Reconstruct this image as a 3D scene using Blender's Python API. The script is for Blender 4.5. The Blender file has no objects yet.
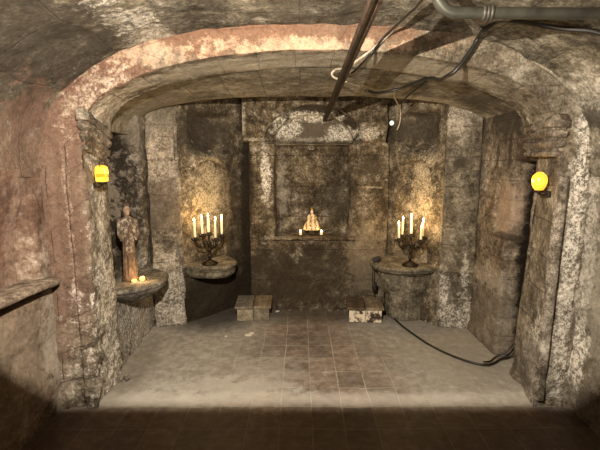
import bpy, bmesh, math, random
import numpy as np
from mathutils import Vector, Matrix

random.seed(7)
PI = math.pi
scn = bpy.context.scene
COL = scn.collection
rad = math.radians

# ------------------------------------------------------------------ noise
def _hash(ix, iy, iz, seed):
    h = (ix.astype(np.int64) * 374761393 + iy.astype(np.int64) * 668265263 + iz.astype(np.int64) * 2147483647 + seed * 144665) & 0xffffffff
    h = ((h ^ (h >> 13)) * 1274126177) & 0xffffffff
    h = (h ^ (h >> 16)) & 0xffffff
    return h / float(0xffffff)

def vnoise(P, s, seed=0):
    Q = P * s
    I = np.floor(Q)
    Fr = Q - I
    Fr = Fr * Fr * (3 - 2 * Fr)
    x, y, z = I[..., 0], I[..., 1], I[..., 2]
    fx, fy, fz = Fr[..., 0], Fr[..., 1], Fr[..., 2]
    r = 0
    for dx in (0, 1):
        for dy in (0, 1):
            for dz in (0, 1):
                w = (fx if dx else 1 - fx) * (fy if dy else 1 - fy) * (fz if dz else 1 - fz)
                r = r + w * _hash(x + dx, y + dy, z + dz, seed)
    return r - 0.5

def fbm(P, s, octv=4, seed=0, gain=0.55):
    a, r = 1.0, 0
    for k in range(octv):
        r = r + a * vnoise(P, s * 2.03 ** k, seed + k)
        a *= gain
    return r

# ------------------------------------------------------------------ mesh helpers
def props(o, label=None, cat=None, group=None, kind=None):
    if label: o['label'] = label
    if cat: o['category'] = cat
    if group: o['group'] = group
    if kind: o['kind'] = kind
    return o

def link(name, me, mat, parent=None):
    o = bpy.data.objects.new(name, me)
    if mat: me.materials.append(mat)
    COL.objects.link(o)
    if parent: o.parent = parent
    return o

def empty(name, loc, rz=0.0):
    o = bpy.data.objects.new(name, None)
    o.location = loc
    o.rotation_euler = (0, 0, rz)
    o.empty_display_size = 0.05
    COL.objects.link(o)
    return o

def from_bm(name, bm, mat, parent=None, smooth=True):
    bmesh.ops.recalc_face_normals(bm, faces=bm.faces[:])
    me = bpy.data.meshes.new(name)
    bm.to_mesh(me); bm.free()
    if smooth:
        me.polygons.foreach_set('use_smooth', [True] * len(me.polygons))
    return link(name, me, mat, parent)

def normals(P):
    du = np.gradient(P, axis=0); dv = np.gradient(P, axis=1)
    n = np.cross(du, dv)
    L = np.linalg.norm(n, axis=-1, keepdims=True)
    return n / np.maximum(L, 1e-9)

class Grids:
    """collects (nu,nv,3) point grids, links them as one mesh"""
    def __init__(self):
        self.V, self.Fc, self.U, self.n = [], [], [], 0
    def add(self, P, UV=None, rough=0.0, scale=5.0, flip=False, seed=0, octv=5):
        if rough:
            N = normals(P)
            P = P + N * (fbm(P, scale, octv, seed) * rough)[..., None]
        nu, nv = P.shape[:2]
        if UV is None:
            UV = P[..., :2]
        idx = np.arange(nu * nv).reshape(nu, nv) + self.n
        q = np.stack([idx[:-1, :-1], idx[1:, :-1], idx[1:, 1:], idx[:-1, 1:]], -1).reshape(-1, 4)
        if flip: q = q[:, ::-1]
        self.V.append(P.reshape(-1, 3)); self.Fc.append(q); self.U.append(UV.reshape(-1, 2)); self.n += nu * nv
    def build(self, name, mat, parent=None, smooth=True):
        V = np.concatenate(self.V); Fc = np.concatenate(self.Fc); U = np.concatenate(self.U)
        me = bpy.data.meshes.new(name)
        me.vertices.add(len(V)); me.vertices.foreach_set('co', V.astype(np.float32).ravel())
        me.loops.add(len(Fc) * 4); me.loops.foreach_set('vertex_index', Fc.astype(np.int32).ravel())
        me.polygons.add(len(Fc))
        me.polygons.foreach_set('loop_start', np.arange(0, len(Fc) * 4, 4, dtype=np.int32))
        me.polygons.foreach_set('loop_total', np.full(len(Fc), 4, dtype=np.int32))
        me.polygons.foreach_set('use_smooth', np.full(len(Fc), smooth))
        uv = me.uv_layers.new(name='UVMap')
        uv.data.foreach_set('uv', U[Fc.ravel()].astype(np.float32).ravel())
        me.update(); me.validate()
        return link(name, me, mat, parent)

def panel(org, ud, U, W, res, nrm, fn=None, w0=0.0, rough=0.012, scale=4.0, seed=0):
    """upright height-field wall: org + u*ud + w*Z + fn(u,w)*nrm"""
    nu, nw = max(2, int(U / res)), max(2, int((W - w0) / res))
    u = np.linspace(0, U, nu)[:, None] * np.ones((1, nw)); w = np.linspace(w0, W, nw)[None, :] * np.ones((nu, 1))
    ud = np.array(ud, float); ud /= np.linalg.norm(ud); nrm = np.array(nrm, float); nrm /= np.linalg.norm(nrm)
    B = np.array(org, float) + u[..., None] * ud + w[..., None] * np.array([0, 0, 1.0])
    d = fbm(B, scale, 5, seed) * rough
    if fn is not None: d = d + fn(u, w, B)
    P = B + d[..., None] * nrm
    return P, np.stack([u, w], -1)

def sstep(a, b, x):
    t = np.clip((x - a) / (b - a), 0, 1)
    return t * t * (3 - 2 * t)

def rough_prism(G, plan, z0, z1, res=0.02, rough=0.012, seed=0, cap=True):
    """closed plan polygon extruded with subdivided rough sides"""
    pts = []
    n = len(plan)
    for i in range(n):
        a, b = np.array(plan[i], float), np.array(plan[(i + 1) % n], float)
        k = max(1, int(np.linalg.norm(b - a) / res))
        for j in range(k): pts.append(a + (b - a) * j / k)
    pts.append(pts[0])
    pts = np.array(pts)
    nz = max(2, int((z1 - z0) / res))
    z = np.linspace(z0, z1, nz)
    P = np.zeros((len(pts), nz, 3)); P[..., 0] = pts[:, 0:1]; P[..., 1] = pts[:, 1:2]; P[..., 2] = z[None, :]
    s = np.concatenate([[0], np.cumsum(np.linalg.norm(np.diff(pts, axis=0), axis=1))])
    UV = np.stack([s[:, None] * np.ones((1, nz)), z[None, :] * np.ones((len(pts), 1))], -1)
    N = normals(P); N[0] = N[-1] = (N[0] + N[-1]) / 2
    P = P + N * (fbm(P, 5.0, 5, seed) * rough)[..., None]
    P[-1] = P[0]
    G.add(P, UV)
    if cap:
        c = P[:, -1].mean(axis=0)
        Q = np.stack([P[:, -1], np.broadcast_to(c, P[:, -1].shape)], 1)
        G.add(Q, Q[..., :2])

def lathe(bm, prof, seg=24, M=None, sx=1.0, sy=1.0, a0=0.0, a1=2 * PI):
    M = M or Matrix.Identity(4)
    full = abs((a1 - a0) - 2 * PI) < 1e-6
    ns = seg if full else seg + 1
    rings = []
    for r, z in prof:
        if r < 1e-6:
            rings.append([bm.verts.new(M @ Vector((0, 0, z)))])
        else:
            rings.append([bm.verts.new(M @ Vector((r * sx * math.cos(a0 + (a1 - a0) * k / seg), r * sy * math.sin(a0 + (a1 - a0) * k / seg), z))) for k in range(ns)])
    for A, B in zip(rings[:-1], rings[1:]):
        for k in range(seg):
            k2 = (k + 1) % ns
            if len(A) == 1 and len(B) == 1: continue
            if len(A) == 1: bm.faces.new((A[0], B[k], B[k2]))
            elif len(B) == 1: bm.faces.new((A[k], A[k2], B[0]))
            else: bm.faces.new((A[k], A[k2], B[k2], B[k]))
    return bm

def catmull(pts, n=8):
    p = [Vector(q) for q in pts]
    p = [p[0] * 2 - p[1]] + p + [p[-1] * 2 - p[-2]]
    out = []
    for i in range(1, len(p) - 2):
        for k in range(n):
            t = k / n
            out.append(0.5 * ((2 * p[i]) + (-p[i - 1] + p[i + 1]) * t + (2 * p[i - 1] - 5 * p[i] + 4 * p[i + 1] - p[i + 2]) * t * t + (-p[i - 1] + 3 * p[i] - 3 * p[i + 1] + p[i + 2]) * t ** 3))
    out.append(p[-2])
    return out

def tube(bm, pts, r, seg=8, smooth_n=8):
    P = catmull(pts, smooth_n) if smooth_n else [Vector(q) for q in pts]
    R = r if callable(r) else (lambda t: r)
    up = Vector((0, 0, 1))
    t0 = (P[1] - P[0]).normalized()
    a = t0.cross(up)
    if a.length < 1e-3: a = t0.cross(Vector((1, 0, 0)))
    a.normalize()
    rings = []
    for i, q in enumerate(P):
        t = (P[min(i + 1, len(P) - 1)] - P[max(i - 1, 0)]).normalized()
        a = (a - t * a.dot(t)).normalized()
        b = t.cross(a)
        rr = R(i / (len(P) - 1))
        rings.append([bm.verts.new(q + (a * math.cos(2 * PI * k / seg) + b * math.sin(2 * PI * k / seg)) * rr) for k in range(seg)])
    for A, B in zip(rings[:-1], rings[1:]):
        for k in range(seg):
            bm.faces.new((A[k], A[(k + 1) % seg], B[(k + 1) % seg], B[k]))
    bm.faces.new(rings[0]); bm.faces.new(rings[-1][::-1])
    return bm

def box(bm, lo, hi, M=None):
    M = M or Matrix.Identity(4)
    v = [bm.verts.new(M @ Vector((x, y, z))) for x in (lo[0], hi[0]) for y in (lo[1], hi[1]) for z in (lo[2], hi[2])]
    for f in ((0, 1, 3, 2), (4, 6, 7, 5), (0, 4, 5, 1), (2, 3, 7, 6), (0, 2, 6, 4), (1, 5, 7, 3)):
        bm.faces.new([v[i] for i in f])
    return v

def ball(bm, c, r, M=None, u=16, v=12):
    r = r if isinstance(r, (tuple, list)) else (r, r, r)
    m = Matrix.Translation(c) @ (M or Matrix.Identity(4)) @ Matrix.Diagonal((r[0], r[1], r[2], 1))
    bmesh.ops.create_uvsphere(bm, u_segments=u, v_segments=v, radius=1, matrix=m)

def capsule(bm, a, b, r0, r1, seg=14):
    a, b = Vector(a), Vector(b)
    tube(bm, [a, a.lerp(b, .5), b], lambda t: r0 + (r1 - r0) * t, seg, 4)
    ball(bm, a, r0); ball(bm, b, r1)

def bevel(bm, w, seg=2):
    bmesh.ops.bevel(bm, geom=bm.edges[:], offset=w, segments=seg, affect='EDGES', profile=.6)

def roughen(bm, amp, scale, seed=0):
    bm.normal_update()
    for v in bm.verts:
        P = np.array(v.co)[None, :]
        v.co += v.normal * float(fbm(P, scale, 4, seed)[0]) * amp

# ------------------------------------------------------------------ materials
class NT:
    def __init__(self, name):
        self.m = bpy.data.materials.new(name); self.m.use_nodes = True
        self.t = self.m.node_tree; self.t.nodes.clear()
        self.out = self.t.nodes.new('ShaderNodeOutputMaterial')
        self.b = self.t.nodes.new('ShaderNodeBsdfPrincipled')
        self.t.links.new(self.b.outputs[0], self.out.inputs[0])
        self.tc = self.t.nodes.new('ShaderNodeTexCoord')
        self.P = self.tc.outputs['Object']
    def n(self, typ, **kw):
        nd = self.t.nodes.new('ShaderNode' + typ)
        for k, v in kw.items(): setattr(nd, k, v)
        return nd
    def set(self, sock, v):
        if isinstance(v, bpy.types.NodeSocket): self.t.links.new(v, sock)
        elif isinstance(v, tuple) and len(v) == 3 and sock.type == 'RGBA': sock.default_value = (*v, 1)
        else: sock.default_value = v
    def math(self, op, a, b=0.0, c=0.0, clamp=False):
        nd = self.n('Math', operation=op, use_clamp=clamp)
        self.set(nd.inputs[0], a); self.set(nd.inputs[1], b); self.set(nd.inputs[2], c)
        return nd.outputs[0]
    def vmath(self, op, a, b=(0, 0, 0)):
        nd = self.n('VectorMath', operation=op)
        self.set(nd.inputs[0], a); self.set(nd.inputs[1], b)
        return nd.outputs[1] if op in ('LENGTH', 'DISTANCE', 'DOT_PRODUCT') else nd.outputs[0]
    def noise(self, scale, detail=8, rough=.6, vec=None, dist=0.0, seed=0.0):
        nd = self.n('TexNoise')
        v = vec if vec is not None else self.P
        if seed: v = self.vmath('ADD', v, (seed, seed * 1.7, -seed))
        self.set(nd.inputs['Vector'], v); nd.inputs['Scale'].default_value = scale
        nd.inputs['Detail'].default_value = detail; nd.inputs['Roughness'].default_value = rough
        nd.inputs['Distortion'].default_value = dist
        return nd.outputs[0]
    def ramp(self, fac, stops, interp='LINEAR'):
        nd = self.n('ValToRGB'); nd.color_ramp.interpolation = interp
        e = nd.color_ramp.elements
        while len(e) < len(stops): e.new(.5)
        for el, (p, c) in zip(e, stops):
            el.position = p; el.color = (*c, 1) if isinstance(c, tuple) else (c, c, c, 1)
        self.set(nd.inputs[0], fac)
        return nd.outputs[0]
    def mix(self, fac, a, b, blend='MIX'):
        nd = self.n('Mix', data_type='RGBA', blend_type=blend, clamp_factor=True)
        self.set(nd.inputs[0], fac); self.set(nd.inputs[6], a); self.set(nd.inputs[7], b)
        return nd.outputs[2]
    def maprange(self, v, a, b, c=0.0, d=1.0):
        nd = self.n('MapRange', interpolation_type='SMOOTHSTEP')
        self.set(nd.inputs[0], v)
        for i, q in enumerate((a, b, c, d)): nd.inputs[i + 1].default_value = q
        return nd.outputs[0]
    def bump(self, h, strength=.5, dist=.01):
        nd = self.n('Bump'); nd.inputs['Strength'].default_value = strength; nd.inputs['Distance'].default_value = dist
        self.set(nd.inputs['Height'], h)
        self.t.links.new(nd.outputs[0], self.b.inputs['Normal'])
    def done(self, col, rough=.9, spec=.2):
        self.set(self.b.inputs['Base Color'], col); self.set(self.b.inputs['Roughness'], rough)
        self.b.inputs['Specular IOR Level'].default_value = spec
        return self.m

DARK, MID, LITE, SALT = (.045, .034, .022), (.17, .135, .095), (.33, .28, .21), (.78, .72, .62)

def stain(t, col, nz, c, r, color, s=1.0, ragged=1.1, hard=.35, zmin=None, speck=None):  # blends in one patch of stain
    d = t.vmath('LENGTH', t.vmath('DIVIDE', t.vmath('SUBTRACT', t.P, c), r))
    d = t.math('ADD', d, t.math('MULTIPLY', t.math('SUBTRACT', nz, .5), ragged * 4.2))
    m = t.maprange(d, 1.0 - hard, 1.0 + hard, s, 0.0)
    if zmin is not None:
        sp = t.n('SeparateXYZ'); t.set(sp.inputs[0], t.P)
        m = t.math('MULTIPLY', m, t.maprange(sp.outputs[2], zmin - .006, zmin + .006))
    if speck is not None and sum(color) > 1.15:
        m = t.math('MULTIPLY', m, speck)
    return t.mix(m, col, color)

def masonry(name, dark=DARK, mid=MID, lite=LITE, joints=None, stains_and_shade=(), salt=.5, seed=0.0, bump=.6, scale=3.0, streak=.0, joint_col=(.05, .038, .026), bias=0.0, pits=1.0):
    """joints: (axes, row height, brick width[, offset])  axes like 'xz','yz','uv'"""
    dark, mid, lite = (tuple(q * f for q in c) for c, f in ((dark, .62), (mid, .66), (lite, .80)))
    t = NT(name)
    n1 = t.noise(scale, 12, .68, seed=seed)
    n2 = t.noise(scale * 4.3, 10, .7, seed=seed + 3.1)
    n3 = t.noise(scale * 16, 8, .7, seed=seed + 5.7)
    v = t.math('ADD', t.math('MULTIPLY', n1, .45), t.math('ADD', t.math('MULTIPLY', n2, .35), t.math('MULTIPLY', n3, .32)))
    v = t.math('ADD', v, -.06 + bias)
    col = t.ramp(v, [(.405, dark), (.485, mid), (.55, lite), (.64, tuple(.5 * (a + b) for a, b in zip(lite, SALT)))])
    h = t.math('ADD', t.math('MULTIPLY', n2, .6), t.math('MULTIPLY', n3, .5))
    if streak:
        sc = t.vmath('MULTIPLY', t.P, (9.0, 9.0, .9))
        ns = t.noise(1.0, 6, .6, vec=sc, seed=seed)
        col = t.mix(t.maprange(ns, .5, .72, 0, streak), col, dark)
    if joints:
        ax, rh, bw = joints[:3]
        src = t.tc.outputs['UV'] if ax == 'uv' else t.P
        sp = t.n('SeparateXYZ'); t.set(sp.inputs[0], src)
        A = {'x': sp.outputs[0], 'y': sp.outputs[1], 'z': sp.outputs[2], 'u': sp.outputs[0], 'v': sp.outputs[1]}
        cb = t.n('CombineXYZ'); t.set(cb.inputs[0], A[ax[0]]); t.set(cb.inputs[1], A[ax[1]])
        wob = t.math('MULTIPLY', t.math('SUBTRACT', n1, .5), .035)
        vv = t.vmath('ADD', cb.outputs[0], (joints[3] if len(joints) > 3 else 0.0, 0, 0))
        cw = t.n('CombineXYZ'); t.set(cw.inputs[0], wob); t.set(cw.inputs[1], wob)
        vv = t.vmath('ADD', vv, cw.outputs[0])
        br = t.n('TexBrick'); t.set(br.inputs['Vector'], vv)
        br.inputs['Scale'].default_value = 1; br.inputs['Brick Width'].default_value = bw; br.inputs['Row Height'].default_value = rh
        br.inputs['Mortar Size'].default_value = .0055; br.inputs['Mortar Smooth'].default_value = .5; br.inputs['Bias'].default_value = 0
        br.inputs['Color1'].default_value = (.62, .62, .62, 1); br.inputs['Color2'].default_value = (1.25, 1.2, 1.1, 1); br.inputs['Mortar'].default_value = (.9, .9, .9, 1)
        col = t.mix(.6, col, br.outputs[0], 'MULTIPLY')
        vis = t.maprange(t.noise(2.3, 4, .6, seed=seed + 9), .40, .58, .05, .65)
        jm = t.math('MULTIPLY', br.outputs[1], vis)
        col = t.mix(jm, col, joint_col)
        h = t.math('SUBTRACT', h, t.math('MULTIPLY', br.outputs[1], .8))
    if salt:
        ns = t.noise(scale * 2.2, 12, .78, seed=seed + 13.3, dist=.4)
        n0 = t.noise(scale * .55, 3, .5, seed=seed + 21)
        m = t.math('MULTIPLY', t.maprange(ns, .55, .66), t.maprange(n0, .45, .62, 0, salt))
        col = t.mix(m, col, SALT)
    nz = t.noise(8.5, 12, .8, seed=seed + 31)
    n5 = t.noise(scale * 11, 8, .78, seed=seed + 51)
    var = t.ramp(n5, [(.36, .55), (.50, .95), (.62, 1.12)])
    n7 = t.noise(scale * 2.6 + 4, 10, .72, seed=seed + 71, dist=.6)
    ridge = t.maprange(t.math('ABSOLUTE', t.math('SUBTRACT', n7, .5)), .004, .035, .95, 0)
    speck = t.math('ADD', t.math('MULTIPLY', ridge, .75), t.maprange(n5, .47, .60, .12, .95), clamp=True)
    for s in stains_and_shade: col = stain(t, col, nz, *s, speck=speck)
    col = t.mix(.8, col, var, 'MULTIPLY')
    n6 = t.noise(scale * 22, 7, .8, seed=seed + 61)
    col = t.mix(t.math('MULTIPLY', t.maprange(n6, .57, .66), t.maprange(n2, .44, .6, .08, .55)), col, (2.1, 2.05, 1.95), 'MULTIPLY')
    if pits:
        pm = t.maprange(t.noise(scale * 9, 6, .75, seed=seed + 41), .30, .42, .55 * pits, 0)
        col = t.mix(pm, col, dark)
    t.bump(h, bump, .035)
    return t.done(col, .92, .15)

def plain(name, c, rough=.6, metal=0.0, var=.25, scale=40, bump=.15, c2=None):
    t = NT(name)
    n = t.noise(scale, 6, .6)
    c2 = c2 or tuple(q * (1 - var * 1.6) for q in c)
    col = t.ramp(n, [(.35, c2), (.65, c)])
    t.b.inputs['Metallic'].default_value = metal
    t.bump(n, bump, .002)
    return t.done(col, rough, .4)

def glow(name, c, s, base=None):
    t = NT(name)
    t.b.inputs['Emission Color'].default_value = (*c, 1); t.b.inputs['Emission Strength'].default_value = s
    return t.done(base or c, .4, .3)

# ------------------------------------------------------------------ measures (metres, floor at z = 0)
CX, E, D2 = .12, 2.60, 3.05
LW, RW = -1.60, 1.80
SP, RISE = 1.88, .42
BRICKRED, TERRA, ROSE = (.135, .068, .046), (.165, .088, .055), (.155, .095, .068)
SOOT_SHADE = (.022, .016, .010)  # for soot smears, and for shade painted into gaps and under ledges

# ---- floor
def build_floor():
    t = NT('floor_tiles')
    sp = t.n('SeparateXYZ'); t.set(sp.inputs[0], t.P)
    n1 = t.noise(2.2, 8, .6); n2 = t.noise(14, 8, .7, seed=2); n3 = t.noise(60, 5, .7, seed=4)
    wob = t.math('MULTIPLY', t.math('SUBTRACT', t.noise(5, 3, .5), .5), .022)
    cb = t.n('CombineXYZ')
    t.set(cb.inputs[0], t.math('ADD', t.math('ADD', sp.outputs[0], .333 + 4.1), wob))
    t.set(cb.inputs[1], t.math('ADD', t.math('SUBTRACT', sp.outputs[1], 2.366 - 2.35), wob))
    br = t.n('TexBrick'); br.offset = 0.0
    t.set(br.inputs['Vector'], cb.outputs[0])
    for k, q in (('Scale', 1), ('Brick Width', .205), ('Row Height', .235), ('Mortar Size', .0045), ('Mortar Smooth', .4), ('Bias', 0)):
        br.inputs[k].default_value = q
    br.inputs['Color1'].default_value = (.7, .7, .7, 1); br.inputs['Color2'].default_value = (1.25, 1.18, 1.1, 1); br.inputs['Mortar'].default_value = (1, 1, 1, 1)
    tile = t.ramp(n2, [(.3, (.075, .054, .042)), (.5, (.15, .115, .092)), (.7, (.25, .205, .168))])
    tile = t.mix(.85, tile, br.outputs[0], 'MULTIPLY')
    dust = t.ramp(n2, [(.3, (.17, .155, .127)), (.52, (.27, .248, .21)), (.72, (.40, .375, .325))])
    # dust lies thick towards both side walls and the back, thin where people walk in the middle
    ax = t.math('ABSOLUTE', t.math('SUBTRACT', sp.outputs[0], .10))
    dm = t.math('ADD', t.math('SUBTRACT', t.math('MULTIPLY', ax, 1.3), .22), t.math('MULTIPLY', t.math('SUBTRACT', sp.outputs[1], 3.1), .25))
    dm = t.math('ADD', dm, t.math('MULTIPLY', t.math('SUBTRACT', n1, .5), .8))
    dmask = t.maprange(dm, .0, 1.0, .10, .92)
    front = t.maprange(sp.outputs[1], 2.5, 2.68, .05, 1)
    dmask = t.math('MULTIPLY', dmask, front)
    col = t.mix(dmask, tile, dust)
    jm = t.math('MULTIPLY', br.outputs[1], t.math('SUBTRACT', 1.0, t.math('MULTIPLY', dmask, .62)))
    col = t.mix(t.math('MULTIPLY', t.math('MULTIPLY', jm, t.maprange(t.noise(5.5, 6, .65, seed=11), .36, .6, .2, .8)), t.maprange(sp.outputs[1], 2.5, 2.68, .55, 1)), col, (.40, .36, .29))
    col = t.mix(t.maprange(sp.outputs[1], 2.45, 2.66, .55, 0), col, (.030, .016, .011))  # near tiles' own dark tone, deepened to paint in the lamp's shadow
    nz = t.noise(8, 9, .7, seed=7)
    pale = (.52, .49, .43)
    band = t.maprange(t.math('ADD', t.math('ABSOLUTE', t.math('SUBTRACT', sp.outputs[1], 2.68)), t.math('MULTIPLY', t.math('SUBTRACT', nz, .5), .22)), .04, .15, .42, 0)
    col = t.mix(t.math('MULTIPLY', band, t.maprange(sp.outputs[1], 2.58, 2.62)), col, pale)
    for s in (((-.55, 2.85, 0), (.5, .14, .2), (.40, .38, .33), .5), ((-.25, 3.0, 0), (.35, .35, .2), (.36, .34, .29), .35), ((-1.35, 3.1, 0), (.16, .5, .2), (.10, .085, .06), .45, .4, .5),
              ((.2, 4.4, 0), (1.0, .28, .2), (.05, .04, .028), .7, .3, .5), ((-.95, 4.3, 0), (.45, .40, .2), (.03, .024, .016), .8, .3, .5), ((1.35, 3.4, 0), (.4, .6, .2), (.25, .225, .18), .5)):  # the dark left patch paints in the shade under the shelf
        col = stain(t, col, nz, *s)
    h = t.math('SUBTRACT', t.math('ADD', t.math('MULTIPLY', n2, .5), t.math('MULTIPLY', n3, .3)), t.math('MULTIPLY', jm, .7))
    t.bump(h, .55, .006)
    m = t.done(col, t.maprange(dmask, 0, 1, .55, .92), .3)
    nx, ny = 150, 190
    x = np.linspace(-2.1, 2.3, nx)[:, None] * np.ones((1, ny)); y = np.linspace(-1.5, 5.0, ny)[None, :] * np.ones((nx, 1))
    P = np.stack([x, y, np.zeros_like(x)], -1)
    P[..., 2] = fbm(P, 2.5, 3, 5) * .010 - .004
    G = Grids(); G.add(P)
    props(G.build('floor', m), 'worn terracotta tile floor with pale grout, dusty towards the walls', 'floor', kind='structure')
build_floor()

# ---- front vault, the two side walls of the near room
def vault_prof(k):
    """k 0..1 from the left wall foot to the right wall foot; returns x, z on the section"""
    a, zs, b, n = 1.70, 1.55, .89, 2.6
    c = .10
    if k < .25: return c - a, zs * k / .25
    if k > .75: return c + a, zs * (1 - k) / .25
    th = PI * (1 - (k - .25) / .5)
    cs, sn = math.cos(th), math.sin(th)
    return c + a * math.copysign(abs(cs) ** (2 / n), cs), zs + b * abs(sn) ** (2 / n)

def build_front_room():
    mv = masonry('vault_concrete', dark=(.06, .05, .036), mid=(.16, .14, .105), lite=(.27, .24, .185), joints=('yx', .36, .8), salt=.4, seed=1.3, scale=3.6, bump=.5, stains_and_shade=(
        ((-1.30, 2.1, 2.10), (.48, .6, .42), (.045, .036, .027), .85), ((-1.45, 2.55, 1.75), (.35, .5, .30), ROSE, .75),
        ((-.86, 2.40, 2.40), (.10, .40, .14), SALT, .55, 1.8), ((.3, 2.2, 2.44), (.10, .5, .1), (.07, .058, .042), .7), ((-.05, 2.4, 2.44), (.08, .5, .1), (.09, .075, .055), .6),
        ((1.62, 2.5, 2.0), (.2, .3, .12), SALT, .35, 1.5), ((1.68, 2.57, 1.88), (.12, .14, .07), (.05, .04, .03), .8, .4, .2)))
    ny = 150
    ks = np.linspace(.25, .75, 300)
    pr = np.array([vault_prof(k) for k in ks])
    y = np.linspace(E + .02, -1.2, ny)
    P = np.zeros((len(ks), ny, 3)); P[..., 0] = pr[:, 0:1]; P[..., 2] = pr[:, 1:2]; P[..., 1] = y[None, :]
    s = np.concatenate([[0], np.cumsum(np.linalg.norm(np.diff(pr, axis=0), axis=1))])
    G = Grids(); G.add(P, np.stack([s[:, None] * np.ones((1, ny)), y[None, :] * np.ones((len(ks), 1))], -1), rough=.035, scale=4.0, seed=3)
    props(G.build('ceiling_front', mv), 'low grey plaster vault of the near room', 'ceiling', kind='structure')
    ml = masonry('left_plaster', dark=(.085, .05, .034), mid=(.185, .12, .085), lite=(.29, .21, .155), salt=.45, seed=4.2, scale=2.6, bump=.4, streak=.25, stains_and_shade=(
        ((-1.6, 2.1, .45), (.3, .8, .45), (.22, .18, .13), .6), ((-1.75, 2.0, 1.45), (.125, .47, .7), (.11, .058, .040), .75, .25, .1), ((-1.7, 2.3, 1.3), (.3, .3, .5), BRICKRED, .3), ((-1.6, 2.55, .5), (.3, .10, .5), (.40, .35, .28), .5, 1.4), ((-1.6, 2.40, 1.6), (.3, .05, .6), (.36, .26, .2), .3, 1.5)))
    def fl(u, w, B):
        yy = B[..., 1]
        rec = sstep(2.475, 2.455, yy) * sstep(.84, .87, w) * sstep(1.59, 1.15, w)
        return -.11 * rec
    P, UV = panel((LW, -1.2, 0), (0, 1, 0), 3.85, 1.60, .018, (1, 0, 0), fl, rough=.03, seed=11)
    G = Grids(); G.add(P, UV)
    props(G.build('wall_left', ml), 'reddish brown plaster wall left of the arch with a shallow recess', 'wall', kind='structure')
    mr = masonry('right_plaster', dark=(.08, .066, .048), mid=(.19, .165, .125), lite=(.25, .215, .165), salt=.5, seed=7.7, scale=3, bump=.45, stains_and_shade=(
        ((1.8, 2.55, .9), (.3, .07, 1.1), (.55, .5, .42), .6, 1.1), ((1.8, 2.5, .25), (.3, .22, .3), (.13, .105, .075), .6), ((1.8, 2.38, .9), (.3, .12, .5), (.30, .27, .21), .5, 1.4), ((1.8, 2.55, .40), (.3, .08, .22), SALT, .8, 1.3)))
    def fr(u, w, B):
        yy = B[..., 1]
        return -.10 * sstep(2.335, 2.32, yy) * sstep(1.08, 1.10, w) * sstep(1.25, 1.22, w)
    P, UV = panel((RW, -1.2, 0), (0, 1, 0), 3.85, 1.60, .018, (-1, 0, 0), fr, rough=.035, seed=15)
    G = Grids(); G.add(P, UV, flip=True)
    props(G.build('wall_right', mr), 'grey plaster wall right of the arch with pale salt streaks', 'wall', kind='structure')
build_front_room()

# ---- the arch between the near room and the chapel
def arch_in(k, half, a, rise, spring):
    """section of the opening"""
    if k < .25:
        z = spring * k / .25; return CX - half(z, -1), z
    if k > .75:
        z = spring * (1 - k) / .25; return CX + half(z, 1), z
    th = PI * (1 - (k - .25) / .5)
    return CX + a * math.cos(th), spring + rise * math.sin(th)

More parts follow.
